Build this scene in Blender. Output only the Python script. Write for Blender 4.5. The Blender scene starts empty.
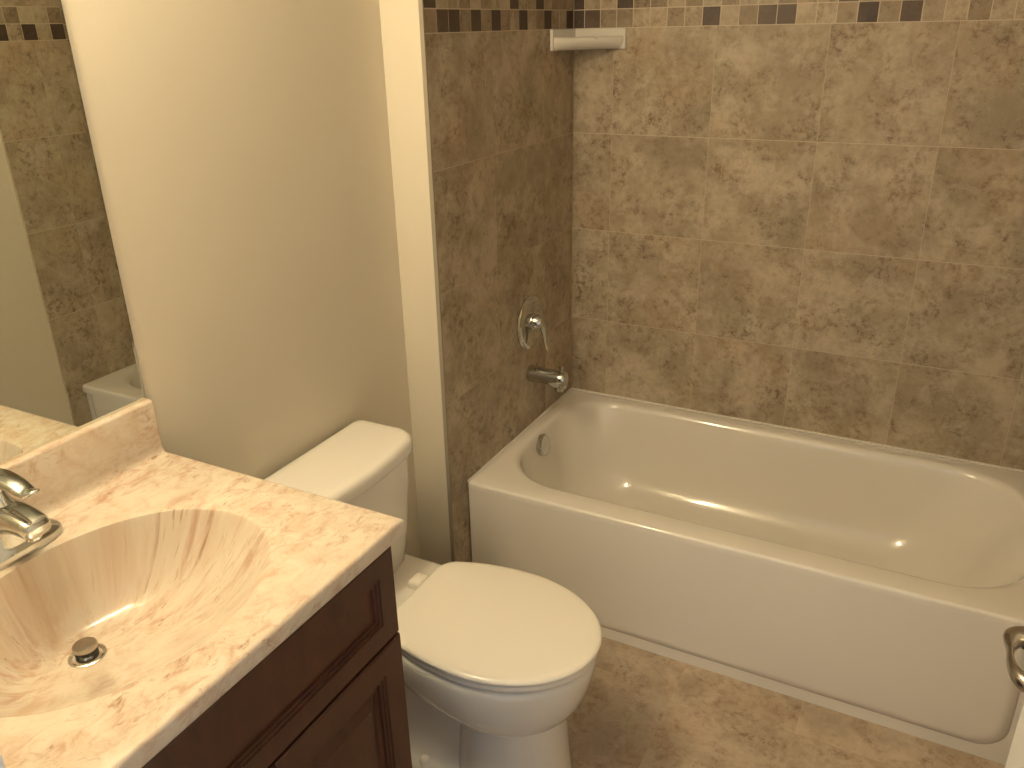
import bpy, bmesh, math, random
from math import pi, sin, cos, sqrt
from mathutils import Vector, Matrix

random.seed(7)
S = bpy.context.scene
COL = S.collection

# ------------------------------------------------------------------ camera
cam_d = bpy.data.cameras.new('camera')
cam = bpy.data.objects.new('camera', cam_d)
COL.objects.link(cam)
RIGHT = Vector((0.8864, 0.4625, -0.0211)).normalized()
FWD = Vector((-0.4323, 0.8101, -0.3955)).normalized()
# columns of the rotation: right, up, back
Rw = ((0.886, 0.463, -0.021), (0.166, -0.359, -0.918), (-0.432, 0.81, -0.395))
FWD = Vector(Rw[2]).normalized()
RIGHT = Vector(Rw[0]); RIGHT = (RIGHT - FWD * RIGHT.dot(FWD)).normalized()
UP = RIGHT.cross(FWD).normalized()
BACK = -FWD
cam.matrix_world = Matrix(((RIGHT.x, UP.x, BACK.x, 1.134), (RIGHT.y, UP.y, BACK.y, -2.588),
                           (RIGHT.z, UP.z, BACK.z, 1.654), (0, 0, 0, 1)))
cam_d.sensor_width = 36
cam_d.lens = 832 / 1024 * 36
cam_d.clip_start = 0.02
S.camera = cam

# ------------------------------------------------------------------ world, exposure
W = bpy.data.worlds.new('world'); S.world = W
W.use_nodes = True
W.node_tree.nodes['Background'].inputs[0].default_value = (0.90, 0.94, 1.0, 1)
W.node_tree.nodes['Background'].inputs[1].default_value = 0.40
S.view_settings.view_transform = 'Standard'
S.view_settings.look = 'None'
S.view_settings.gamma = 1
S.view_settings.use_curve_mapping = False
S.view_settings.exposure = 0.75

BULB_COLOR = (1.0, 0.83, 0.545)
BULB_W = 15.0
BULBS = [(0.005, -2.20, 2.17), (0.005, -2.00, 2.17), (0.005, -1.80, 2.17)]

# ------------------------------------------------------------------ key dimensions
XW = -0.12          # painted left wall
YB = -0.85          # tile edge / bump-out face
XR = 1.49           # right tile face
YF = -2.33          # front wall, room side
ZC = 2.44
TUBH = 0.42

# ------------------------------------------------------------------ materials
def new_mat(name):
    m = bpy.data.materials.new(name); m.use_nodes = True
    nt = m.node_tree
    return m, nt, nt.nodes['Principled BSDF']

def simple(name, col, rough, metal=0.0, coat=0.0, bump=0.0, bscale=200):
    m, nt, b = new_mat(name)
    b.inputs['Base Color'].default_value = (*col, 1)
    b.inputs['Roughness'].default_value = rough
    b.inputs['Metallic'].default_value = metal
    b.inputs['Coat Weight'].default_value = coat
    b.inputs['Coat Roughness'].default_value = 0.05
    if bump:
        tc = nt.nodes.new('ShaderNodeTexCoord')
        n = nt.nodes.new('ShaderNodeTexNoise'); n.inputs['Scale'].default_value = bscale
        n.inputs['Detail'].default_value = 3
        bp = nt.nodes.new('ShaderNodeBump'); bp.inputs['Strength'].default_value = bump
        bp.inputs['Distance'].default_value = 0.002
        nt.links.new(tc.outputs['Object'], n.inputs['Vector'])
        nt.links.new(n.outputs['Fac'], bp.inputs['Height'])
        nt.links.new(bp.outputs['Normal'], b.inputs['Normal'])
    return m

def ramp(nt, stops):
    r = nt.nodes.new('ShaderNodeValToRGB')
    e = r.color_ramp.elements
    while len(e) < len(stops): e.new(0.5)
    for i, (p, c) in enumerate(stops):
        e[i].position = p; e[i].color = (*c, 1) if len(c) == 3 else c
    return r

def noise(nt, vec, scale, detail=6, rough=0.6, dist=0.0):
    n = nt.nodes.new('ShaderNodeTexNoise')
    n.inputs['Scale'].default_value = scale; n.inputs['Detail'].default_value = detail
    n.inputs['Roughness'].default_value = rough; n.inputs['Distortion'].default_value = dist
    nt.links.new(vec, n.inputs['Vector'])
    return n.outputs['Fac']

def mix(nt, fac, a, b, mode='MIX'):
    x = nt.nodes.new('ShaderNodeMix'); x.data_type = 'RGBA'; x.blend_type = mode
    for sock, v in ((x.inputs[0], fac), (x.inputs[6], a), (x.inputs[7], b)):
        if hasattr(v, 'links') or hasattr(v, 'is_linked'): nt.links.new(v, sock)
        elif isinstance(v, (int, float)): sock.default_value = v
        else: sock.default_value = (*v, 1)
    return x.outputs[2]

def stone_mat(name, light, mid, dark, rough, scale=1.0):
    """mottled travertine-look ceramic, each tile with its own patch of the pattern"""
    m, nt, b = new_mat(name)
    tc = nt.nodes.new('ShaderNodeTexCoord')
    at = nt.nodes.new('ShaderNodeAttribute'); at.attribute_name = 'tile_id'
    sc = nt.nodes.new('ShaderNodeVectorMath'); sc.operation = 'SCALE'; sc.inputs[3].default_value = 7.0
    nt.links.new(at.outputs['Vector'], sc.inputs[0])
    ad = nt.nodes.new('ShaderNodeVectorMath'); ad.operation = 'ADD'
    nt.links.new(tc.outputs['Object'], ad.inputs[0]); nt.links.new(sc.outputs[0], ad.inputs[1])
    v = ad.outputs[0]
    big = noise(nt, v, 13.0 * scale, 12, 0.74, 0.12)
    r1 = ramp(nt, [(0.34, mid), (0.50, tuple((a + c) / 2 for a, c in zip(light, mid))), (0.64, light)])
    nt.links.new(big, r1.inputs[0])
    # broad darker, worn zones
    zn = noise(nt, v, 5.0 * scale, 6, 0.62, 0.3)
    rz = ramp(nt, [(0.44, (0, 0, 0)), (0.64, (0.55, 0.55, 0.55))]); nt.links.new(zn, rz.inputs[0])
    c = mix(nt, rz.outputs[0], r1.outputs[0], tuple(x * 0.72 for x in mid))
    # ragged pits and freckles gathered in clusters
    bl = noise(nt, v, 46.0 * scale, 10, 0.80, 0.1)
    r2 = ramp(nt, [(0.475, (0, 0, 0)), (0.60, (0.92, 0.92, 0.92))]); nt.links.new(bl, r2.inputs[0])
    gate = noise(nt, v, 9.0 * scale, 8, 0.7, 0.2)
    r4 = ramp(nt, [(0.42, (0.12, 0.12, 0.12)), (0.60, (1, 1, 1))]); nt.links.new(gate, r4.inputs[0])
    mu = nt.nodes.new('ShaderNodeMath'); mu.operation = 'MULTIPLY'
    nt.links.new(r2.outputs[0], mu.inputs[0]); nt.links.new(r4.outputs[0], mu.inputs[1])
    c = mix(nt, mu.outputs[0], c, dark)
    # pale chalky patches
    ch = noise(nt, v, 8.0 * scale, 9, 0.72, 0.2)
    r6 = ramp(nt, [(0.50, (0, 0, 0)), (0.66, (0.6, 0.6, 0.6))]); nt.links.new(ch, r6.inputs[0])
    c = mix(nt, r6.outputs[0], c, (light[0] * 1.12, light[1] * 1.12, light[2] * 1.18))
    # warm ochre veil
    ve = noise(nt, v, 4.5 * scale, 4, 0.55, 0.2)
    r5 = ramp(nt, [(0.5, (0, 0, 0)), (0.68, (0.30, 0.30, 0.30))]); nt.links.new(ve, r5.inputs[0])
    c = mix(nt, r5.outputs[0], c, (light[0] * 0.90, light[1] * 0.74, light[2] * 0.62))
    # slight tone shift per tile
    hs = nt.nodes.new('ShaderNodeHueSaturation')
    sx = nt.nodes.new('ShaderNodeSeparateXYZ'); nt.links.new(at.outputs['Vector'], sx.inputs[0])
    mr = nt.nodes.new('ShaderNodeMapRange'); mr.inputs[3].default_value = 0.95; mr.inputs[4].default_value = 1.03
    nt.links.new(sx.outputs[2], mr.inputs[0]); nt.links.new(mr.outputs[0], hs.inputs['Value'])
    nt.links.new(c, hs.inputs['Color'])
    nt.links.new(hs.outputs[0], b.inputs['Base Color'])
    b.inputs['Roughness'].default_value = rough
    b.inputs['Specular IOR Level'].default_value = 0.35
    bp = nt.nodes.new('ShaderNodeBump'); bp.inputs['Strength'].default_value = 0.15; bp.inputs['Distance'].default_value = 0.002
    nt.links.new(bl, bp.inputs['Height']); nt.links.new(bp.outputs['Normal'], b.inputs['Normal'])
    return m

def marble_mat():
    m, nt, b = new_mat('cultured_marble')
    at = nt.nodes.new('ShaderNodeAttribute'); at.attribute_name = 'flow'    # casting flow: runs down the bowl's sides
    v = at.outputs['Vector']
    mp2 = nt.nodes.new('ShaderNodeMapping'); mp2.inputs['Scale'].default_value = (1.0, 0.55, 1.0)
    mp2.inputs['Rotation'].default_value = (0, 0, math.radians(-25))
    nt.links.new(v, mp2.inputs[0]); v2 = mp2.outputs[0]
    base = noise(nt, v, 22, 8, 0.62, 0.5)
    r0 = ramp(nt, [(0.30, (0.50, 0.375, 0.27)), (0.44, (0.565, 0.465, 0.36)), (0.58, (0.60, 0.525, 0.425))])
    nt.links.new(base, r0.inputs[0])
    gt = noise(nt, v2, 7, 4, 0.55, 0.4)
    rg = ramp(nt, [(0.40, (0.25, 0.25, 0.25)), (0.60, (1, 1, 1))]); nt.links.new(gt, rg.inputs[0])
    ve = noise(nt, v2, 38, 9, 0.70, 0.9)
    r1 = ramp(nt, [(0.49, (0, 0, 0)), (0.61, (0.6, 0.6, 0.6)), (0.74, (1, 1, 1))])
    nt.links.new(ve, r1.inputs[0])
    m1 = nt.nodes.new('ShaderNodeMath'); m1.operation = 'MULTIPLY'
    nt.links.new(r1.outputs[0], m1.inputs[0]); nt.links.new(rg.outputs[0], m1.inputs[1])
    c = mix(nt, m1.outputs[0], r0.outputs[0], (0.42, 0.245, 0.16))
    v3 = noise(nt, v2, 60, 6, 0.72, 1.2)
    r2 = ramp(nt, [(0.57, (0, 0, 0)), (0.69, (0.85, 0.85, 0.85))]); nt.links.new(v3, r2.inputs[0])
    m2 = nt.nodes.new('ShaderNodeMath'); m2.operation = 'MULTIPLY'
    nt.links.new(r2.outputs[0], m2.inputs[0]); nt.links.new(rg.outputs[0], m2.inputs[1])
    c = mix(nt, m2.outputs[0], c, (0.26, 0.13, 0.075))
    nt.links.new(c, b.inputs['Base Color'])
    b.inputs['Roughness'].default_value = 0.16
    b.inputs['Coat Weight'].default_value = 0.1; b.inputs['Coat Roughness'].default_value = 0.08
    return m

def wood_mat():
    m, nt, b = new_mat('cherry_wood')
    tc = nt.nodes.new('ShaderNodeTexCoord')
    mp = nt.nodes.new('ShaderNodeMapping'); mp.inputs['Scale'].default_value = (8, 8, 1.2)
    nt.links.new(tc.outputs['Object'], mp.inputs[0])
    f = noise(nt, mp.outputs[0], 5, 5, 0.6, 0.6)
    r = ramp(nt, [(0.3, (0.046, 0.0160, 0.0090)), (0.55, (0.066, 0.0225, 0.0125)), (0.75, (0.088, 0.031, 0.017))])
    nt.links.new(f, r.inputs[0]); nt.links.new(r.outputs[0], b.inputs['Base Color'])
    b.inputs['Roughness'].default_value = 0.34
    return m

PAINT = simple('cream_paint', (0.655, 0.595, 0.48), 0.55, bump=0.12, bscale=260)
CEIL = simple('ceiling_paint', (0.82, 0.80, 0.75), 0.8)
DOORP = simple('white_door_paint', (0.80, 0.78, 0.74), 0.4)
TILE = stone_mat('wall_tile', (0.52, 0.44, 0.325), (0.34, 0.27, 0.182), (0.14, 0.095, 0.058), 0.42)
FLOORT = stone_mat('floor_tile', (0.53, 0.435, 0.325), (0.43, 0.335, 0.24), (0.23, 0.145, 0.09), 0.38, 1.1)
GROUT = simple('grout', (0.55, 0.465, 0.345), 0.8)
FGROUT = simple('floor_grout', (0.46, 0.365, 0.265), 0.8)
MOS_DARK = stone_mat('mosaic_dark', (0.100, 0.070, 0.055), (0.075, 0.051, 0.039), (0.045, 0.030, 0.022), 0.4, 2.0)
MOS_PLUM = stone_mat('mosaic_plum', (0.145, 0.105, 0.078), (0.110, 0.080, 0.060), (0.070, 0.048, 0.034), 0.4, 2.0)
MOS_BROWN = stone_mat('mosaic_brown', (0.36, 0.285, 0.195), (0.24, 0.185, 0.125), (0.12, 0.08, 0.05), 0.42, 2.0)
TUBM = simple('tub_enamel', (0.79, 0.745, 0.675), 0.10, coat=0.5)
PORC = simple('porcelain', (0.74, 0.705, 0.64), 0.08, coat=0.5)
SEATM = simple('seat_plastic', (0.79, 0.74, 0.65), 0.18)
CHROME = simple('chrome', (0.60, 0.61, 0.585), 0.08, 1.0)
NICKEL = simple('satin_nickel', (0.48, 0.44, 0.38), 0.24, 1.0)
BLACK = simple('black_rubber', (0.01, 0.01, 0.01), 0.4)
MIRROR = simple('mirror_silver', (0.74, 0.76, 0.70), 0.0, 1.0)
GLASS_EDGE = simple('mirror_edge', (0.30, 0.36, 0.27), 0.15, 0.3)
CAULK = simple('caulk', (0.72, 0.68, 0.58), 0.5)
MARBLE = marble_mat()
WOOD = wood_mat()

# ------------------------------------------------------------------ object helpers
ORIGIN = {}

def link_mesh(name, bm, mat, parent=None, smooth=True, autosmooth=40, recalc=True, bevel=None, subsurf=0, flow=None):
    if recalc: bmesh.ops.recalc_face_normals(bm, faces=bm.faces[:])
    o0 = ORIGIN.get(parent.name, Vector()) if parent else Vector()
    if o0.length: bmesh.ops.translate(bm, verts=bm.verts[:], vec=-o0)
    if flow is not None: bm.verts.index_update()
    me = bpy.data.meshes.new(name); bm.to_mesh(me); bm.free()
    if flow is not None:
        at = me.attributes.new('flow', 'FLOAT_VECTOR', 'POINT')
        at.data.foreach_set('vector', [c for f in flow for c in f])
    for mm in (mat if isinstance(mat, (list, tuple)) else [mat]): me.materials.append(mm)
    if smooth:
        me.polygons.foreach_set('use_smooth', [True] * len(me.polygons))
        if autosmooth: me.set_sharp_from_angle(angle=math.radians(autosmooth))
    o = bpy.data.objects.new(name, me); COL.objects.link(o)
    if parent: o.parent = parent
    ORIGIN[o.name] = o0
    if bevel:
        md = o.modifiers.new('bevel', 'BEVEL'); md.width = bevel; md.segments = 3
        md.limit_method = 'ANGLE'; md.angle_limit = math.radians(40)
    if subsurf:
        md = o.modifiers.new('sub', 'SUBSURF'); md.levels = md.render_levels = subsurf
    return o

def thing(name, label, cat, loc):
    o = bpy.data.objects.new(name, None); COL.objects.link(o)
    o.location = loc; o.empty_display_size = 0.1
    o['label'] = label; o['category'] = cat
    ORIGIN[o.name] = Vector(loc)
    return o

def struct(o):
    o['kind'] = 'structure'; return o

def box(bm, x0, x1, y0, y1, z0, z1, mi=0):
    vs = [bm.verts.new(p) for p in ((x0, y0, z0), (x1, y0, z0), (x1, y1, z0), (x0, y1, z0),
                                     (x0, y0, z1), (x1, y0, z1), (x1, y1, z1), (x0, y1, z1))]
    fs = []
    for f in ((0, 3, 2, 1), (4, 5, 6, 7), (0, 1, 5, 4), (1, 2, 6, 5), (2, 3, 7, 6), (3, 0, 4, 7)):
        fc = bm.faces.new([vs[i] for i in f]); fc.material_index = mi; fs.append(fc)
    return fs

def boxes(*bs):
    bm = bmesh.new()
    for b in bs: box(bm, *b)
    return bm

def loft(bm, rings, cap0=True, cap1=True, closed=True, mi=0):
    vr = [[bm.verts.new(p) for p in r] for r in rings]
    n = len(vr[0])
    for a, b in zip(vr, vr[1:]):
        for i in range(n if closed else n - 1):
            j = (i + 1) % n
            f = bm.faces.new((a[i], a[j], b[j], b[i])); f.material_index = mi
    if cap0: bm.faces.new(list(reversed(vr[0]))).material_index = mi
    if cap1: bm.faces.new(vr[-1]).material_index = mi
    return vr

def lathe(bm, c, axis, prof, n=40, cap0=True, cap1=True, mi=0):
    """prof: (distance along axis, radius)"""
    axis = Vector(axis).normalized(); c = Vector(c)
    t = Vector((0, 0, 1)) if abs(axis.z) < 0.9 else Vector((1, 0, 0))
    u = axis.cross(t).normalized(); w = axis.cross(u)
    loft(bm, [[c + axis * d + (u * cos(2 * pi * i / n) + w * sin(2 * pi * i / n)) * r for i in range(n)]
              for d, r in prof], cap0, cap1, mi=mi)

def catmull(pts, k=8):
    P = [Vector(p) for p in pts]; P = [2 * P[0] - P[1]] + P + [2 * P[-1] - P[-2]]
    out = []
    for i in range(1, len(P) - 2):
        for s in range(k):
            t = s / k
            a, b, c, d = P[i - 1:i + 3]
            out.append(0.5 * (2 * b + (c - a) * t + (2 * a - 5 * b + 4 * c - d) * t * t + (3 * b - a - 3 * c + d) * t ** 3))
    out.append(P[-2]); return out

def sweep(bm, path, radii, flat=1.0, side=Vector((0, 0, 1)), n=18, k=8, mi=0):
    """tube along a smooth path; radii = list of (width, thickness) per control point; side = reference vector for the width axis"""
    pts = catmull(path, k)
    rr = catmull([(a, b, 0) for a, b in radii], k)
    rings = []
    for i, p in enumerate(pts):
        t = (pts[min(i + 1, len(pts) - 1)] - pts[max(i - 1, 0)]).normalized()
        u = (side - t * side.dot(t)).normalized(); w = t.cross(u)
        rings.append([p + u * (rr[i].x * cos(2 * pi * j / n)) + w * (rr[i].y * sin(2 * pi * j / n)) for j in range(n)])
    # rounded ends
    def endcap(i, sgn):
        p = pts[i]; q = pts[i + (1 if i == 0 else -1)]
        t = (p - q).normalized(); out = []
        for s, h in ((0.85, 0.4), (0.55, 0.75), (0.2, 0.95)):
            out.append([p + (v - p) * s + t * (rr[i].y * h) for v in rings[i]])
        return out
    a = endcap(0, 1); b = endcap(len(pts) - 1, 1)
    loft(bm, list(reversed(a)) + rings + b, mi=mi)

def rrect(x0, x1, y0, y1, r, z, seg=8, bow=0.0):
    """rounded rectangle ring in plan; bow pushes the +x side outward"""
    rs = r if isinstance(r, (tuple, list)) else (r,) * 4
    out = []
    cs = [(x1, y1, 0, rs[0]), (x0, y1, 1, rs[1]), (x0, y0, 2, rs[2]), (x1, y0, 3, rs[3])]
    ym = (y0 + y1) / 2; hy = (y1 - y0) / 2
    for x, y, q, rad in cs:
        cx = x - rad if q in (0, 3) else x + rad
        cy = y - rad if q in (0, 1) else y + rad
        for i in range(seg + 1):
            a = q * pi / 2 + pi / 2 * i / seg
            out.append(Vector((cx + rad * cos(a), cy + rad * sin(a), z)))
    # extra points along the sides, so bows stay smooth
    res = []
    for i, p in enumerate(out):
        q = out[(i + 1) % len(out)]; res.append(p)
        if (i + 1) % (seg + 1) == 0:
            for s in range(1, 12): res.append(p.lerp(q, s / 12))
    if bow:
        xm = (x0 + x1) / 2
        for p in res:
            w = max(0.0, (p.x - xm) / (x1 - xm)); w = w * w * (3 - 2 * w)
            p.x += bow * w * (1 - ((p.y - ym) / hy) ** 2)
    return res

# ------------------------------------------------------------------ ROOM SHELL
o = struct(link_mesh('ceiling', boxes((XW - 0.1, 1.75, -2.45, 0.1, ZC, ZC + 0.08)), CEIL, smooth=False))
bm = bmesh.new(); lay = None

def tile_panel(name, axis, plane, sgn, u_joints, z_joints, parent, mat, gap=0.0020, ugap=0.0012, thick=0.0035, base=0.010):
    """stack of square ceramic tiles as one mesh; axis 'x' -> tiles lie in the y-z plane, 'y' -> in the x-z plane, 'z' -> floor"""
    bm = bmesh.new(); tid = bm.loops.layers.float_color.new('tile_id')
    g = gap / 2; gu = ugap / 2
    for a, b in zip(u_joints, u_joints[1:]):
        for c, d in zip(z_joints, z_joints[1:]):
            p0, p1 = sorted((plane, plane - sgn * thick))
            if axis == 'x': fs = box(bm, p0, p1, a + gu, b - gu, c + g, d - g)
            elif axis == 'y': fs = box(bm, a + gu, b - gu, p0, p1, c + g, d - g)
            else: fs = box(bm, a + gu, b - gu, c + gu, d - gu, p0, p1)
            rnd = (random.random(), random.random(), random.random(), 1)
            for f in fs:
                for l in f.loops: l[tid] = rnd
    q0, q1 = sorted((plane - sgn * 0.0007, plane - sgn * base))
    u0, u1, z0, z1 = u_joints[0], u_joints[-1], z_joints[0], z_joints[-1]
    if axis == 'x': box(bm, q0, q1, u0, u1, z0, z1, 1)
    elif axis == 'y': box(bm, u0, u1, q0, q1, z0, z1, 1)
    else: box(bm, u0, u1, z0, z1, q0, q1, 1)
    return link_mesh(name, bm, [mat, FGROUT if axis == 'z' else GROUT], parent, smooth=False)

MOS0, MOS1, MOS2 = 1.642, 1.6945, 1.747
def mosaic_panel(name, axis, plane, sgn, starts, u0, u1, rows, parent):
    """two rows of small square tiles; rows = ({cell: tone}, {cell: tone}) from the bottom up"""
    bm = bmesh.new(); tid = bm.loops.layers.float_color.new('tile_id')
    p = 0.0527; g = 0.0014
    for r, (za, zb) in enumerate(((MOS0, MOS1), (MOS1, MOS2))):
        k = -1
        while starts + k * p < u1:
            a = max(u0, starts + k * p); b = min(u1, starts + (k + 1) * p)
            if b - a > 0.006:
                tone = rows[r].get(k, 0)
                if tone == 0 and random.random() < 0.22: tone = 3
                q0, q1 = sorted((plane, plane - sgn * 0.0035))
                A = (q0, q1, a + g, b - g) if axis == 'x' else (a + g, b - g, q0, q1)
                fs = box(bm, *A, za + g, zb - g, tone)
                rnd = (random.random(), random.random(), random.random(), 1)
                for f in fs:
                    for l in f.loops: l[tid] = rnd
            k += 1
    q0, q1 = sorted((plane - sgn * 0.0007, plane - sgn * 0.010))
    A = (q0, q1, u0, u1) if axis == 'x' else (u0, u1, q0, q1)
    box(bm, *A, MOS0, MOS2, 4)
    return link_mesh(name, bm, [TILE, MOS_DARK, MOS_PLUM, MOS_BROWN, GROUT], parent, smooth=False)

ZL = [0.07, 0.385, 0.70, 1.017, 1.330, MOS0]
ZL = [0.0] + ZL[0:]
ZU = [MOS2, MOS2 + 0.315, MOS2 + 0.63, ZC]

# floor
fj = [-0.12 + 0.0, 0.06, 0.375, 0.69, 1.005, 1.32, 1.62]
gj = [-2.62, -2.45, -2.135, -1.82, -1.505, -1.19, -0.875, -0.56, 0.0]
o = struct(tile_panel('floor', 'z', 0.0, 1, fj, gj, None, FLOORT, thick=0.004, base=0.05))

# back wall
wb = struct(link_mesh('wall_back', boxes((XW, 1.62, 0.010, 0.1, 0, ZC)), PAINT, smooth=False))
xj = [-0.0, 0.135, 0.449, 0.763, 1.077, 1.391, XR]
tile_panel('tile_cladding', 'y', 0.0, -1, xj, ZL, wb, TILE)
tile_panel('tile_cladding', 'y', 0.0, -1, xj, ZU, wb, TILE)
mosaic_panel('mosaic_band', 'y', 0.0, -1, 0.036, 0.0, XR,
             ({-1: 1, 0: 2, 5: 3, 7: 1, 9: 3, 10: 2, 11: 2, 15: 1, 16: 3, 17: 2}, {-1: 1, 2: 1, 14: 2, 6: 3, 11: 3}), wb)

# left wall: painted, with the plumbing bump-out at the tub's end
wl = struct(link_mesh('wall_left', boxes((XW - 0.1, XW, YF - 0.12, YB + 0.05, 0, ZC)), PAINT, smooth=False))
wt = struct(link_mesh('wall_left_return', boxes((XW, -0.011, YB, 0.0, 0, ZC)), PAINT, smooth=False, bevel=0.002))
yj = [YB + 0.004, -0.531, -0.217, 0.0]
tile_panel('tile_cladding', 'x', 0.0, 1, yj, ZL, wt, TILE)
tile_panel('tile_cladding', 'x', 0.0, 1, yj, ZU, wt, TILE)
mosaic_panel('mosaic_band', 'x', 0.0, 1, -0.846, YB + 0.004, 0.0,
             ({0: 3, 1: 2, 2: 1, 3: 3, 4: 1, 5: 3, 6: 1, 7: 3, 9: 1, 12: 1, 15: 1}, {0: 1, 8: 1, 11: 1, 3: 3, 5: 3, 13: 3}), wt)
# thin caulked edge along the tile
link_mesh('tile_edge', boxes((-0.0105, 0.0005, YB - 0.001, YB + 0.0035, 0, ZC)), simple('tile_edge', (0.30, 0.26, 0.20), 0.6), wt, smooth=False)

# right wall
wr = struct(link_mesh('wall_right', boxes((XR + 0.010, XR + 0.13, YF - 0.12, 0.1, 0, ZC)), PAINT, smooth=False))
rj = [-0.822, -0.63, -0.315, 0.0]
tile_panel('tile_cladding', 'x', XR, -1, rj, ZL, wr, TILE)
tile_panel('tile_cladding', 'x', XR, -1, rj, ZU, wr, TILE)
mosaic_panel('mosaic_band', 'x', XR, -1, -0.822, -0.822, 0.0, ({1: 1, 3: 1, 5: 1, 7: 2, 9: 1, 12: 1}, {0: 3, 2: 3, 9: 1}), wr)

# front wall with the doorway the camera looks through
wf = struct(link_mesh('wall_front', boxes((XW - 0.1, 0.485, YF - 0.12, YF, 0, ZC), (1.375, 1.62, YF - 0.12, YF, 0, ZC),
                                          (0.485, 1.375, YF - 0.12, YF, 2.06, ZC)), PAINT, smooth=False))
link_mesh('door_jamb', boxes((0.485, 0.498, YF - 0.12, YF, 0, 2.06), (1.362, 1.375, YF - 0.12, YF, 0, 2.06),
                             (0.485, 1.375, YF - 0.12, YF, 2.047, 2.06)), DOORP, wf, smooth=False)

# baseboards where the wall runs bare
struct(link_mesh('baseboard_left', boxes((XW, XW + 0.012, -1.655, YB, 0, 0.085)), DOORP, smooth=False, bevel=0.003))
struct(link_mesh('baseboard_return', boxes((XW + 0.012, -0.012, YB - 0.012, YB, 0, 0.085)), DOORP, smooth=False, bevel=0.003))

# ------------------------------------------------------------------ DOOR (open against the right wall)
XD, YE = 1.334, -1.50
bm = boxes((XD, XD + 0.035, YF + 0.012, YE, 0.012, 2.04))
d = struct(link_mesh('door_1', bm, DOORP, smooth=False, bevel=0.002))
HZ = 0.935; HY = YE - 0.062
bm = bmesh.new()
lathe(bm, (XD, HY, HZ), (-1, 0, 0), [(0, 0.031), (0.004, 0.031), (0.009, 0.028), (0.010, 0.014), (0.026, 0.012)], 36)
h = link_mesh('door_handle', bm, NICKEL, d)
bm = bmesh.new()
sweep(bm, [(XD - 0.008, HY + 0.004, HZ), (XD - 0.022, HY + 0.004, HZ), (XD - 0.038, HY - 0.002, HZ), (XD - 0.0435, HY - 0.026, HZ - 0.002),
           (XD - 0.043, HY - 0.054, HZ - 0.003), (XD - 0.031, HY - 0.078, HZ - 0.004), (XD - 0.006, HY - 0.089, HZ - 0.004)],
      [(0.012, 0.020), (0.012, 0.020), (0.011, 0.015), (0.009, 0.005), (0.009, 0.005), (0.011, 0.009), (0.010, 0.009)], n=20)
link_mesh('lever', bm, NICKEL, h)

# ------------------------------------------------------------------ BATHTUB
TX1 = XR - 0.002
tub = thing('bathtub', 'white enamelled alcove bathtub with a plain apron against the tiled walls', 'bathtub', (0.745, -0.381, 0))
bm = bmesh.new()
def tub_ring(x0, x1, y0, y1, r, z): return rrect(x0, x1, y0, y1, r, z, seg=14)
rings = []
y0o, y1o, x0o, x1o = -0.762, -0.003, 0.003, TX1
# outer front lip down, round over, flat rim, inner lip, wall, floor
for dz, ins in ((-0.030, 0.0004), (-0.009, 0.0), (-0.0045, 0.0012), (-0.0013, 0.004), (0.0, 0.009)):
    rings.append(tub_ring(x0o + ins * 0.3, x1o - ins * 0.3, y0o + ins, y1o - ins * 0.3, 0.006 + ins * 0.3, TUBH + dz))
ix0, ix1, iy0, iy1 = 0.036, 1.478, -0.692, -0.046
rim = [(0.0, 0.0, 0.0), (0.007, 0.004, -0.0015), (0.014, 0.009, -0.007), (0.019, 0.013, -0.017)]
for k, (a, b, dz) in enumerate(rim):
    rings.append(tub_ring(ix0 + a, ix1 - a, iy0 + a, iy1 - a, (0.21, 0.17, 0.21, 0.21), TUBH + dz))
# walls: (z, left inset, right inset, front inset, back inset, radius)
wall = [(0.375, 0.020, 0.040, 0.022, 0.022, 0.20), (0.29, 0.040, 0.095, 0.032, 0.032, 0.20), (0.22, 0.056, 0.130, 0.043, 0.043, 0.19),
        (0.175, 0.070, 0.165, 0.056, 0.056, 0.18), (0.145, 0.086, 0.195, 0.072, 0.072, 0.17), (0.122, 0.110, 0.230, 0.094, 0.094, 0.155),
        (0.107, 0.140, 0.270, 0.122, 0.122, 0.13), (0.100, 0.180, 0.32, 0.160, 0.160, 0.09), (0.097, 0.26, 0.42, 0.22, 0.22, 0.06)]
for z, a, b_, c, d_, r in wall:
    rings.append(tub_ring(ix0 + a, ix1 - b_, iy0 + c, iy1 - d_, r, z))
loft(bm, rings, cap0=False, cap1=True)
link_mesh('basin', bm, TUBM, tub, autosmooth=60)
# apron: skirt plus proud rounded panel
bm = bmesh.new()
box(bm, x0o, x1o, -0.750, -0.735, 0.0, TUBH - 0.03)
zz0 = 0.039
def apron_ring(ins, y):
    # rounded at the two lower corners
    r = 0.07; out = []
    xa, xb, za, zb = x0o - 0.002 + max(0.0, ins) * 0.3, x1o - 0.030 - ins, zz0 + ins, TUBH - 0.012
    for i in range(13):
        a = pi + pi / 2 * i / 12; out.append(Vector((xa + r + r * cos(a), y, za + r + r * sin(a))))
    for i in range(13):
        a = 1.5 * pi + pi / 2 * i / 12; out.append(Vector((xb - r + r * cos(a), y, za + r + r * sin(a))))
    out.append(Vector((xb, y, zb))); out.append(Vector((xa, y, zb)))
    return out
loft(bm, [apron_ring(-0.006, -0.745), apron_ring(-0.003, -0.7505), apron_ring(0.003, -0.7535), apron_ring(0.010, -0.7585), apron_ring(0.018, -0.7612), apron_ring(0.026, -0.7618)])
link_mesh('apron', bm, TUBM, tub, autosmooth=50)
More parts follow.
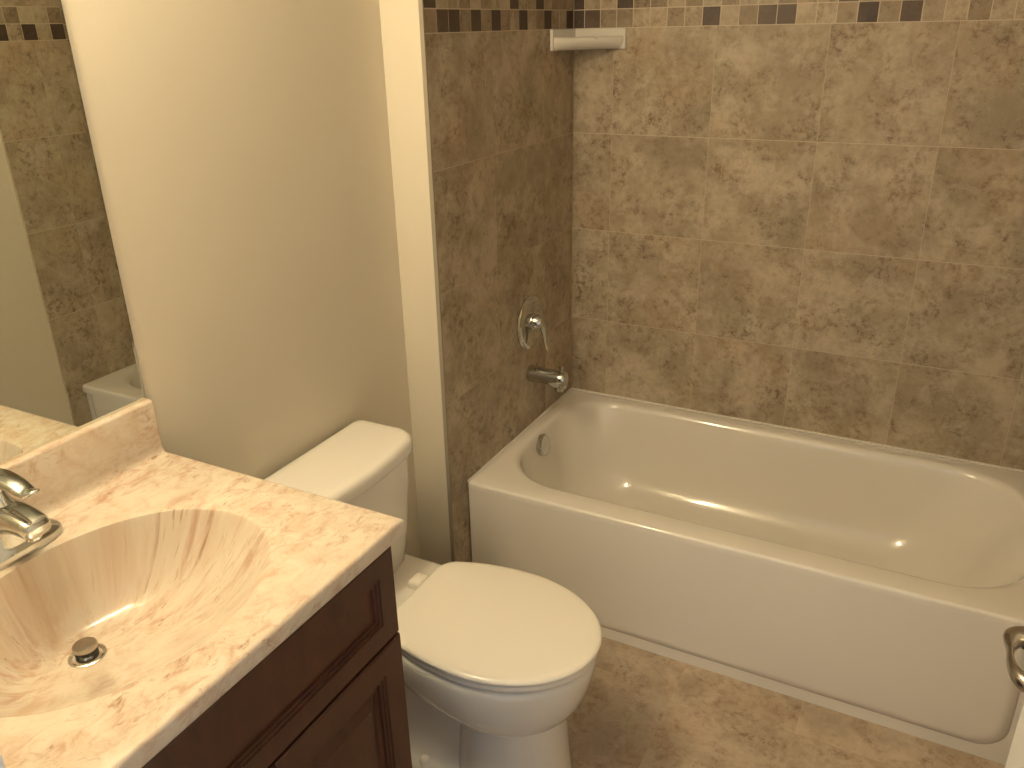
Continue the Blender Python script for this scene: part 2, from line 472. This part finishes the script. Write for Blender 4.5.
# overflow plate on the drain end
bm = bmesh.new()
ax = Vector((1, 0, 0.24)).normalized()
oc = Vector((0.060, -0.372, 0.372))
lathe(bm, oc, ax, [(-0.006, 0.037), (0.009, 0.0375), (0.013, 0.034), (0.0145, 0.026), (0.014, 0.010), (0.016, 0.006), (0.016, 0.001)], 40)
ov = link_mesh('overflow_plate', bm, CHROME, tub)
ov['label'] = 'round chrome overflow plate'
# caulk joint along the walls
bm = boxes((0.0012, TX1, -0.007, -0.0012, TUBH - 0.003, TUBH + 0.004), (0.0012, 0.006, -0.758, -0.0012, TUBH - 0.003, TUBH + 0.003))
link_mesh('caulk_joint', bm, TUBM, tub, smooth=False)

# ------------------------------------------------------------------ TUB SPOUT and SHOWER VALVE
sp = thing('tub_spout', 'chrome tub spout on the tiled wall above the bathtub drain end', 'faucet', (0.0, -0.335, 0.60))
bm = bmesh.new()
c = Vector((0.0, -0.335, 0.607))
prof = [(0.0, 0.027, 0.0), (0.006, 0.0285, 0), (0.02, 0.0275, 0), (0.07, 0.0262, 0), (0.105, 0.0255, 0.0), (0.122, 0.0245, 0.0), (0.129, 0.021, 0.0)]
def sp_ring(d_, r, n=28):
    out = []
    for i in range(n):
        a = 2 * pi * i / n
        y = r * cos(a); z = r * sin(a)
        if z < 0 and d_ > 0.075: z *= 1.0 + 0.35 * min(1, (d_ - 0.075) / 0.025)
        if d_ > 0.04: z -= 0.003 * (d_ - 0.04) / 0.09
        out.append(c + Vector((d_, y, z)))
    return out
loft(bm, [sp_ring(d_, r) for d_, r, _ in prof])
s1 = link_mesh('spout_body', bm, CHROME, sp)
bm = bmesh.new(); lathe(bm, c + Vector((0.112, 0, 0.020)), (0, 0, 1), [(0, 0.005), (0.012, 0.005), (0.014, 0.007), (0.020, 0.007), (0.022, 0.004)], 20)
link_mesh('diverter_knob', bm, CHROME, sp)
bm = bmesh.new(); lathe(bm, c + Vector((0.105, 0, -0.030)), (0, 0, -1), [(0, 0.015), (0.012, 0.015), (0.0125, 0.011), (0.006, 0.010)], 24)
link_mesh('outlet', bm, CHROME, sp)

vl = thing('shower_valve', 'round chrome shower valve with a curved lever on the tiled wall above the tub spout', 'shower valve', (0.0, -0.335, 0.783))
vc = Vector((0.0, -0.335, 0.783))
bm = bmesh.new(); lathe(bm, vc, (1, 0, 0), [(0.0, 0.088), (0.005, 0.0885), (0.010, 0.085), (0.0135, 0.074), (0.0145, 0.050), (0.0155, 0.024)], 56)
link_mesh('escutcheon', bm, CHROME, vl)
bm = bmesh.new(); lathe(bm, vc + Vector((0.012, 0, 0.004)), (1, 0, 0), [(0, 0.027), (0.010, 0.026), (0.022, 0.023), (0.034, 0.019), (0.040, 0.013), (0.042, 0.004)], 36)
hub = link_mesh('hub', bm, CHROME, vl)
bm = bmesh.new()
sweep(bm, [vc + Vector(v) for v in ((0.024, 0.0, 0.014), (0.042, 0.004, 0.004), (0.051, 0.009, -0.026), (0.053, 0.012, -0.058), (0.058, 0.014, -0.092))],
      [(0.017, 0.014), (0.021, 0.014), (0.018, 0.009), (0.013, 0.006), (0.007, 0.003)], side=Vector((0, 1, 0)), n=20)
link_mesh('lever', bm, CHROME, vl)

# ------------------------------------------------------------------ CORNER SOAP DISH
sd = thing('soap_dish', 'white ceramic corner soap dish under the mosaic band', 'soap dish', (0.06, -0.06, 1.585))
bm = bmesh.new()
zb, zt = 1.579, 1.642; L = 0.176
# two wall flanges
def flange(pts_lo): pass
loft(bm, [[Vector(p) for p in ((0.0005, -L, z), (0.010, -L + 0.002, z), (0.012, -0.012, z), (L - 0.002, -0.010, z), (L, -0.0005, z), (0.0005, -0.0005, z))]
          for z in (zb + 0.004, zb + 0.008, zt - 0.004, zt)])
fl = link_mesh('flange', bm, PORC, sd, bevel=0.002)
# tray: triangular plan, chord front, rounded lip with drain notch
bm = bmesh.new()
n = 40
def chord(t, out):   # point along the front, from left wall to back wall, pushed out by `out`
    p = Vector((0.003, -L + 0.006, 0)).lerp(Vector((L - 0.006, -0.003, 0)), t)
    nrm = Vector((1, -1, 0)).normalized()
    return p + nrm * (out * sin(pi * t) ** 0.35)
prof = [(-0.060, 1.606), (-0.030, 1.603), (-0.012, 1.604), (-0.006, 1.613), (0.000, 1.6195), (0.006, 1.620), (0.012, 1.616),
        (0.0145, 1.609), (0.012, 1.603), (0.004, 1.594), (-0.008, 1.585), (-0.02, 1.582), (-0.060, 1.582)]
rows = []
for out, z in prof:
    row = []
    for i in range(n + 1):
        t = i / n
        zz = z
        if -0.008 < out < 0.013 and z > 1.605: zz -= 0.006 * math.exp(-((t - 0.60) / 0.022) ** 2)
        if out < -0.015:
            p = chord(t, 0); q = Vector((0.012, -0.012, 0)); p = p.lerp(q, min(0.96, -out / 0.0625))
        else: p = chord(t, out)
        row.append(Vector((max(0.002, p.x), min(-0.002, p.y), zz)))
    rows.append(row)
vr = [[bm.verts.new(p) for p in r] for r in rows]
for i in range(len(vr)):
    a, b = vr[i], vr[(i + 1) % len(vr)]
    for j in range(n): bm.faces.new((a[j], a[j + 1], b[j + 1], b[j]))
for j in (0, n): bm.faces.new([r[j] for r in vr])
link_mesh('tray', bm, PORC, sd, autosmooth=60)

# ------------------------------------------------------------------ TOILET
TY = -1.290
tl = thing('toilet', 'white two-piece toilet with its lid down between vanity and bathtub', 'toilet', (0.30, TY, 0))
def egg(xb, xc, xf, hw, hwb, z, n=72, pw=2.0, blend=0.75):
    out = []
    for i in range(n):
        a = 2 * pi * i / n
        cx, sy = cos(a), sin(a)
        if cx >= 0:
            x = xc + (xf - xc) * abs(cx) ** (2 / pw); y = hw * abs(sy) ** (2 / pw)
        else:
            u = abs(cx) ** 0.75
            x = xc - (xc - xb) * u
            s = min(1, u / blend); s = s * s * (3 - 2 * s)
            h = hw + (hwb - hw) * s
            e = max(0.0, (u - 0.80) / 0.20)
            y = h * sqrt(max(0.0, 1 - e ** 2.6))
            if e >= 1: y = 0
        out.append(Vector((x, TY + (y if sy >= 0 else -y), z)))
    return out
def cut_egg(xb, xc, xf, hw, ab, z, rc=0.03, n=80):
    """seat outline: front half-ellipse, back half of a longer ellipse cut straight at xb with rounded corners"""
    pts = []
    m = n // 2
    for i in range(m + 1):
        a = (pi / 2) * i / m
        pts.append((xc + (xf - xc) * cos(a), hw * sin(a)))
    L_ = xc - xb
    for i in range(1, m + 1):
        u = L_ * sin(pi / 2 * i / m)
        y = hw * sqrt(max(0, 1 - (u / ab) ** 2))
        d = L_ - u
        if d < rc:
            y -= rc * (1 - sqrt(max(0.0, 1 - ((rc - d) / rc) ** 2)))
        pts.append((xc - u, y))
    ye = pts[-1][1]
    for i in range(1, 9): pts.append((xb, ye * (1 - i / 9.0)))
    top = [Vector((x, TY + y, z)) for x, y in pts]
    bot = [Vector((x, TY - y, z)) for x, y in reversed(pts[1:])]
    return top + bot
# bowl and pedestal
bm = bmesh.new()
R_ = [(0.232, 0.30, 0.425, 0.535, 0.105, 0.16), (0.240, 0.27, 0.42, 0.556, 0.128, 0.19), (0.262, 0.225, 0.41, 0.580, 0.150, 0.25), (0.295, 0.18, 0.40, 0.599, 0.166, 0.30),
      (0.335, 0.15, 0.395, 0.611, 0.176, 0.33), (0.365, 0.14, 0.39, 0.617, 0.180, 0.34), (0.385, 0.14, 0.39, 0.619, 0.181, 0.34), (0.398, 0.14, 0.39, 0.618, 0.180, 0.34), (0.405, 0.145, 0.39, 0.611, 0.174, 0.33)]
loft(bm, [cut_egg(xb, xc, xf, hw, ab, z, 0.03 if z > 0.25 else 0.02) for z, xb, xc, xf, hw, ab in R_])
link_mesh('bowl', bm, PORC, tl, autosmooth=70)
bm = bmesh.new()
def oval(cx, a_, b_, z, n=64): return [Vector((cx + a_ * cos(2 * pi * i / n), TY + b_ * sin(2 * pi * i / n), z)) for i in range(n)]
loft(bm, [oval(0.425, a_, b_, z) for z, a_, b_ in ((0.0, 0.143, 0.131), (0.012, 0.143, 0.131), (0.05, 0.138, 0.127), (0.12, 0.132, 0.122), (0.20, 0.127, 0.118), (0.25, 0.125, 0.116))])
link_mesh('pedestal', bm, PORC, tl, autosmooth=70)
# trapway behind the pedestal, on a low foot
bm = bmesh.new()
loft(bm, [rrect(0.02 + i, 0.42, TY - 0.115 + i, TY + 0.115 - i, 0.05, z) for z, i in ((0.0, 0.0), (0.02, 0.0), (0.03, 0.005), (0.038, 0.018), (0.05, 0.032), (0.09, 0.040), (0.18, 0.042), (0.28, 0.036), (0.34, 0.026))])
link_mesh('trapway', bm, PORC, tl, autosmooth=70)
# deck under the tank
bm = bmesh.new()
loft(bm, [rrect(-0.075 + i, 0.205 - i, TY - 0.165 + i, TY + 0.165 - i, 0.04, z) for z, i in ((0.33, 0.05), (0.35, 0.02), (0.375, 0.004), (0.398, 0.0), (0.404, 0.002), (0.407, 0.008))])
link_mesh('deck', bm, PORC, tl, autosmooth=60)
# seat and lid
bm = bmesh.new()
loft(bm, [cut_egg(0.172 + i, 0.39, 0.627 - i, 0.184 - i, 0.315, z) for z, i in ((0.4095, 0.010), (0.4115, 0.004), (0.4145, 0.002), (0.4225, 0.002), (0.4255, 0.004), (0.4275, 0.009))])
link_mesh('seat', bm, SEATM, tl, autosmooth=70)
bm = bmesh.new()
loft(bm, [cut_egg(0.166 + i, 0.39, 0.630 - i, 0.187 - i, 0.32, z) for z, i in
          ((0.4305, 0.007), (0.432, 0.002), (0.434, 0.0), (0.4385, 0.000), (0.442, 0.003), (0.444, 0.008), (0.4452, 0.020), (0.4463, 0.05), (0.447, 0.10))])
link_mesh('lid', bm, SEATM, tl, autosmooth=70)
for s in (-1, 1):
    bm = bmesh.new()
    loft(bm, [rrect(0.115 + i, 0.156 - i, TY + s * 0.062 - 0.018 + i, TY + s * 0.075 + 0.018 - i, 0.008, z) for z, i in ((0.406, 0), (0.418, 0.0), (0.424, 0.003), (0.426, 0.007))])
    link_mesh('hinge', bm, SEATM, tl)
# tank
bm = bmesh.new()
HT = 0.186
tk = [(0.402, 0.030), (0.404, 0.024), (0.412, 0.020), (0.46, 0.015), (0.56, 0.007), (0.66, 0.001), (0.718, 0.0)]
loft(bm, [rrect(-0.100 + i * 0.3, 0.064 - i, TY - HT + i, TY + HT - i, (0.045, 0.02, 0.02, 0.045), z, bow=0.018) for z, i in tk])
link_mesh('tank', bm, PORC, tl, autosmooth=60)
bm = bmesh.new()
HL = 0.196
ld = [(0.718, 0.006), (0.7195, 0.001), (0.722, 0.0), (0.742, 0.0), (0.749, 0.002), (0.754, 0.007), (0.7565, 0.015), (0.7575, 0.03)]
loft(bm, [rrect(-0.106 + i, 0.076 - i, TY - HL + i, TY + HL - i, (0.050, 0.024, 0.024, 0.050), z, bow=0.022) for z, i in ld])
link_mesh('tank_lid', bm, PORC, tl, autosmooth=60)
# bolt caps on the foot
for s in (-1, 1):
    bm = bmesh.new()
    lathe(bm, (0.235, TY + s * 0.098, 0.026), (0, 0, 1), [(0, 0.014), (0.016, 0.013), (0.022, 0.009), (0.024, 0.003)], 24)
    link_mesh('bolt_cap', bm, PORC, tl)

# ------------------------------------------------------------------ VANITY CABINET
VY1, VY0 = -1.66, -2.325
VX1 = 0.437; VZ = 0.930
CF = 0.410                              # face frame
vc_ = thing('vanity_cabinet', 'dark cherry wood vanity cabinet under the marble top', 'cabinet', (0.14, -1.99, 0))
ya, yb, zt_ = VY0 + 0.002, -1.679, VZ - 0.031
bm = boxes((XW + 0.014, CF, yb - 0.018, yb, 0.0, zt_), (XW + 0.014, CF, ya, ya + 0.018, 0.0, zt_), (XW + 0.014, CF, ya + 0.018, yb - 0.018, 0.09, 0.108),
           (XW + 0.002, XW + 0.014, ya, yb, 0.0, zt_), (0.330, 0.345, ya + 0.018, yb - 0.018, 0.0, 0.09))
link_mesh('carcass', bm, WOOD, vc_, smooth=False)
bm = boxes((CF - 0.018, CF, ya + 0.018, ya + 0.05, 0.108, zt_), (CF - 0.018, CF, yb - 0.05, yb - 0.018, 0.108, zt_),
           (CF - 0.018, CF, ya + 0.05, yb - 0.05, zt_ - 0.03, zt_), (CF - 0.018, CF, ya + 0.05, yb - 0.05, 0.71, 0.75), (CF - 0.018, CF, ya + 0.05, yb - 0.05, 0.108, 0.14),
           (CF - 0.018, CF, -2.018, -1.968, 0.14, 0.71))
link_mesh('face_frame', bm, WOOD, vc_, smooth=False)
def panel(bm, y0, y1, z0, z1, x, prof):
    """front of a door: concentric rectangles, (inset, depth below the face)"""
    rings = [[Vector((CF + 0.0005, y, z)) for y, z in ((y0, z0), (y1, z0), (y1, z1), (y0, z1))]]
    for ins, dep in prof:
        rings.append([Vector((x - dep, y, z)) for y, z in ((y0 + ins, z0 + ins), (y1 - ins, z0 + ins), (y1 - ins, z1 - ins), (y0 + ins, z1 - ins))])
    loft(bm, rings)
XDR = 0.430
draw = [(0.0, 0.003), (0.003, 0.0), (0.040, 0.0), (0.041, 0.003), (0.046, 0.003), (0.047, 0.006), (0.052, 0.006), (0.053, 0.010), (0.057, 0.010)]
bm = bmesh.new(); panel(bm, -2.300, -1.689, 0.723, VZ - 0.036, XDR, draw)
link_mesh('drawer_front', bm, WOOD, vc_, smooth=False)
doorp = [(0.0, 0.003), (0.003, 0.0), (0.050, 0.0), (0.051, 0.003), (0.056, 0.003), (0.057, 0.006), (0.062, 0.006), (0.063, 0.011), (0.072, 0.011), (0.092, 0.003), (0.094, 0.003)]
for a, b in ((-1.991, -1.688), (-2.300, -1.995)):
    bm = bmesh.new(); panel(bm, a, b, 0.115, 0.717, XDR + 0.001, doorp)
    link_mesh('door', bm, WOOD, vc_, smooth=False)

# ------------------------------------------------------------------ VANITY TOP with integral bowl
vt = thing('countertop', 'cream marble vanity countertop with brown veins and a moulded oval sink', 'sink', (0.16, -1.99, VZ - 0.03))
bm = bmesh.new()
SX, SY = 0.182, -2.003
A_, B_ = 0.190, 0.236
x0, x1, y0, y1 = XW + 0.001, VX1, VY0, VY1
corners = [math.atan2(y - SY, x - SX) % (2 * pi) for x, y in ((x0, y0), (x1, y0), (x1, y1), (x0, y1))]
angs = sorted(set([2 * pi * i / 120 for i in range(120)] + corners))
angs = [a for i, a in enumerate(angs) if a in corners or all(abs(a - c) > 0.01 for c in corners)]
def rect_pt(a, ins, z):
    dx, dy = cos(a), sin(a); t = 1e9
    X0, X1, Y0, Y1 = x0 + ins * 0, x1 - ins, y0 + ins, y1 - ins
    if dx > 1e-9: t = min(t, (X1 - SX) / dx)
    if dx < -1e-9: t = min(t, (X0 - SX) / dx)
    if dy > 1e-9: t = min(t, (Y1 - SY) / dy)
    if dy < -1e-9: t = min(t, (Y0 - SY) / dy)
    return Vector((SX + dx * t, SY + dy * t, z))
def ell(a, cx, cy, ra, rb, z):
    # a is the direction angle on the unit circle scaled to the ellipse
    r = 1 / sqrt((cos(a) / ra) ** 2 + (sin(a) / rb) ** 2)
    return Vector((cx + r * cos(a), cy + r * sin(a), z))
rings = [[rect_pt(a, 0.002, VZ - 0.030) for a in angs], [rect_pt(a, 0, VZ - 0.026) for a in angs], [rect_pt(a, 0, VZ - 0.006) for a in angs],
         [rect_pt(a, 0.001, VZ - 0.003) for a in angs], [rect_pt(a, 0.003, VZ - 0.001) for a in angs], [rect_pt(a, 0.006, VZ) for a in angs]]
DX, DY, DZ = 0.088, -2.012, 0.788
flow = [(p.x + VZ - p.z, p.y + 0.5 * (VZ - p.z), 0) for r in rings for p in r]
DEP = 0.1385
def lip(t): return t * t / (t + 0.012)          # soft roll-over at the rim
for s in [0.0, 0.008, 0.016, 0.026, 0.04, 0.06, 0.085, 0.115, 0.15, 0.19, 0.24, 0.30, 0.37, 0.45, 0.54, 0.64, 0.74, 0.84, 0.93, 1.0]:
    ring = []
    for a in angs:
        w = (1 + cos(a + 0.25)) / 2                # 1 toward the front of the bowl, 0 toward the back wall
        e = 4.6 - 3.0 * w ** 0.8
        t = lip(s) / lip(1.0)
        g = 1 - (1 - t) ** e
        p = ell(a, SX, SY, A_, B_, 0); q = Vector((DX + 0.0262 * cos(a), DY + 0.0262 * sin(a), 0))
        m_ = p.lerp(q, s); m_.z = VZ - DEP * g
        kf = 0.22 + 0.68 * max(w ** 1.5, s ** 1.5)
        flow.append((p.x + (m_.x - p.x) * kf, p.y + (m_.y - p.y) * kf, 0))
        ring.append(m_)
    rings.append(ring)
loft(bm, rings, cap0=False, cap1=True)
link_mesh('slab', bm, MARBLE, vt, autosmooth=50, flow=flow)
# backsplash with a coved foot
bm = bmesh.new()
prof = [(0.0005, VZ - 0.002), (0.0005, VZ + 0.106), (0.003, VZ + 0.1095), (0.012, VZ + 0.1095), (0.0155, VZ + 0.108), (0.0175, VZ + 0.104), (0.0185, VZ + 0.022),
        (0.0195, VZ + 0.013), (0.0225, VZ + 0.006), (0.027, VZ + 0.002), (0.034, VZ + 0.0004), (0.034, VZ - 0.002)]
loft(bm, [[Vector((XW + dx, y, z)) for dx, z in prof] for y in (VY0 + 0.001, VY1 - 0.010)])
link_mesh('backsplash', bm, MARBLE, vt, autosmooth=50, flow=[(3 + v.co.z - v.co.x, v.co.y, 0) for v in bm.verts])
# drain
bm = bmesh.new()
zd = VZ - 0.139
lathe(bm, (DX, DY, zd), (0, 0, 1), [(-0.004, 0.027), (0.002, 0.027), (0.003, 0.0245), (0.001, 0.021), (-0.003, 0.020)], 40, cap1=True)
dr = link_mesh('drain', bm, CHROME, vt)
bm = bmesh.new()
lathe(bm, (DX, DY, zd), (0, 0, 1), [(-0.002, 0.0165), (0.016, 0.0165)], 32)
link_mesh('gasket', bm, BLACK, dr)
bm = bmesh.new()
lathe(bm, (DX, DY, zd), (0, 0, 1), [(0.016, 0.0175), (0.020, 0.0180), (0.0225, 0.0165), (0.0235, 0.008), (0.0235, 0.002)], 36)
link_mesh('stopper', bm, NICKEL, dr)

# ------------------------------------------------------------------ FAUCET (4-inch centerset, two levers)
FX, FY = -0.050, -2.003
ZF = VZ + 0.0006
fa = thing('faucet', 'chrome single-lever faucet at the back of the marble countertop', 'faucet', (FX, FY, ZF))
bm = bmesh.new()
def fring(hx, hy, z, n=48, p=2.5):
    out = []
    for i in range(n):
        a = 2 * pi * i / n
        out.append(Vector((FX + hx * math.copysign(abs(cos(a)) ** (2 / p), cos(a)), FY + hy * math.copysign(abs(sin(a)) ** (2 / p), sin(a)), z)))
    return out
loft(bm, [fring(0.031, 0.080, ZF), fring(0.032, 0.081, ZF + 0.004), fring(0.031, 0.080, ZF + 0.011), fring(0.0285, 0.074, ZF + 0.018), fring(0.0265, 0.060, ZF + 0.025), fring(0.0255, 0.044, ZF + 0.034), fring(0.025, 0.033, ZF + 0.046),
          fring(0.0245, 0.028, ZF + 0.060), fring(0.023, 0.025, ZF + 0.072), fring(0.018, 0.018, ZF + 0.080), fring(0.008, 0.008, ZF + 0.083)])
link_mesh('base', bm, CHROME, fa, autosmooth=60)
# broad low spout reaching forward over the bowl
bm = bmesh.new()
def sring(x, hw, zt, zb_, n=32, p=3.0):
    out = []
    for i in range(n):
        a = 2 * pi * i / n
        zm, hh = (zt + zb_) / 2, (zt - zb_) / 2
        out.append(Vector((x + 0.10 * (ZF + 0.05 - zm), FY + hw * math.copysign(abs(cos(a)) ** (2 / p), cos(a)), zm + hh * math.copysign(abs(sin(a)) ** (2 / p), sin(a)))))
    return out
sp_ = [(FX - 0.010, 0.022, 0.090, 0.036), (FX + 0.015, 0.0245, 0.093, 0.042), (FX + 0.038, 0.0245, 0.093, 0.050), (FX + 0.058, 0.0235, 0.090, 0.055), (FX + 0.075, 0.0225, 0.086, 0.055),
       (FX + 0.084, 0.0215, 0.083, 0.054), (FX + 0.090, 0.0195, 0.080, 0.055), (FX + 0.093, 0.016, 0.076, 0.057)]
loft(bm, [sring(x, hw, ZF + a_, ZF + b_) for x, hw, a_, b_ in sp_])
link_mesh('spout', bm, CHROME, fa, autosmooth=60)
bm = bmesh.new()
lathe(bm, (FX + 0.070, FY, ZF + 0.060), (0, 0, -1), [(0, 0.011), (0.013, 0.011), (0.0135, 0.008), (0.008, 0.007)], 28)
link_mesh('aerator', bm, CHROME, fa)
# lever handle: waisted neck and a swept lever on top
bm = bmesh.new()
lathe(bm, (FX + 0.014, FY, ZF + 0.080), (-0.15, 0, 1), [(0, 0.024), (0.006, 0.022), (0.014, 0.015), (0.026, 0.0105), (0.036, 0.0105), (0.044, 0.014), (0.050, 0.016)], 36)
hd = link_mesh('handle', bm, CHROME, fa)
bm = bmesh.new()
sweep(bm, [(FX - 0.042, FY, ZF + 0.122), (FX - 0.012, FY, ZF + 0.130), (FX + 0.022, FY, ZF + 0.136), (FX + 0.058, FY, ZF + 0.135), (FX + 0.086, FY, ZF + 0.128), (FX + 0.106, FY, ZF + 0.134)],
      [(0.016, 0.010), (0.019, 0.012), (0.019, 0.011), (0.016, 0.009), (0.013, 0.006), (0.008, 0.003)], side=Vector((0, 1, 0)), n=24)
link_mesh('lever', bm, CHROME, hd)

# ------------------------------------------------------------------ MIRROR
MZ0, MZ1, MY0, MY1 = VZ + 0.1100, 2.0, VY0 + 0.01, -1.672
mi = thing('wall_mirror', 'frameless rectangular wall mirror resting on the marble backsplash', 'mirror', (XW, -1.99, MZ0))
bm = bmesh.new()
loft(bm, [[Vector((x, y, z)) for y, z in ((MY0 + i, MZ0 + i), (MY1 - i, MZ0 + i), (MY1 - i, MZ1 - i), (MY0 + i, MZ1 - i))] for x, i in ((XW + 0.0005, 0), (XW + 0.0048, 0.0))], cap1=False)
link_mesh('glass_edge', bm, GLASS_EDGE, mi, smooth=False)
bm = bmesh.new()
loft(bm, [[Vector((x, y, z)) for y, z in ((MY0 + i, MZ0 + i), (MY1 - i, MZ0 + i), (MY1 - i, MZ1 - i), (MY0 + i, MZ1 - i))] for x, i in ((XW + 0.0046, 0.0), (XW + 0.005, 0.005))], cap0=False)
link_mesh('mirror_glass', bm, MIRROR, mi, smooth=False)

# ------------------------------------------------------------------ VANITY LIGHT BAR (above the mirror)
li = thing('vanity_light', 'three-bulb light bar on the cream wall above the mirror', 'light', (XW, -2.0, 2.10))
bm = boxes((XW + 0.0005, XW + 0.03, -2.31, -1.69, 2.09, 2.19))
link_mesh('backplate', bm, NICKEL, li, smooth=False, bevel=0.006)
for bx, by, bz in BULBS:
    bm = bmesh.new()
    sweep(bm, [(XW + 0.025, by, 2.14), (XW + 0.09, by, 2.145), (bx, by, 2.13), (bx, by, bz + 0.045)], [(0.012, 0.012), (0.012, 0.012), (0.013, 0.013), (0.018, 0.018)], side=Vector((0, 1, 0)))
    link_mesh('socket', bm, NICKEL, li)
    ld_ = bpy.data.lights.new('bulb', 'POINT'); ld_.energy = BULB_W; ld_.color = BULB_COLOR; ld_.shadow_soft_size = 0.035
    lo = bpy.data.objects.new('bulb', ld_); COL.objects.link(lo); lo.parent = li
    lo.location = Vector((bx, by, bz)) - ORIGIN[li.name]
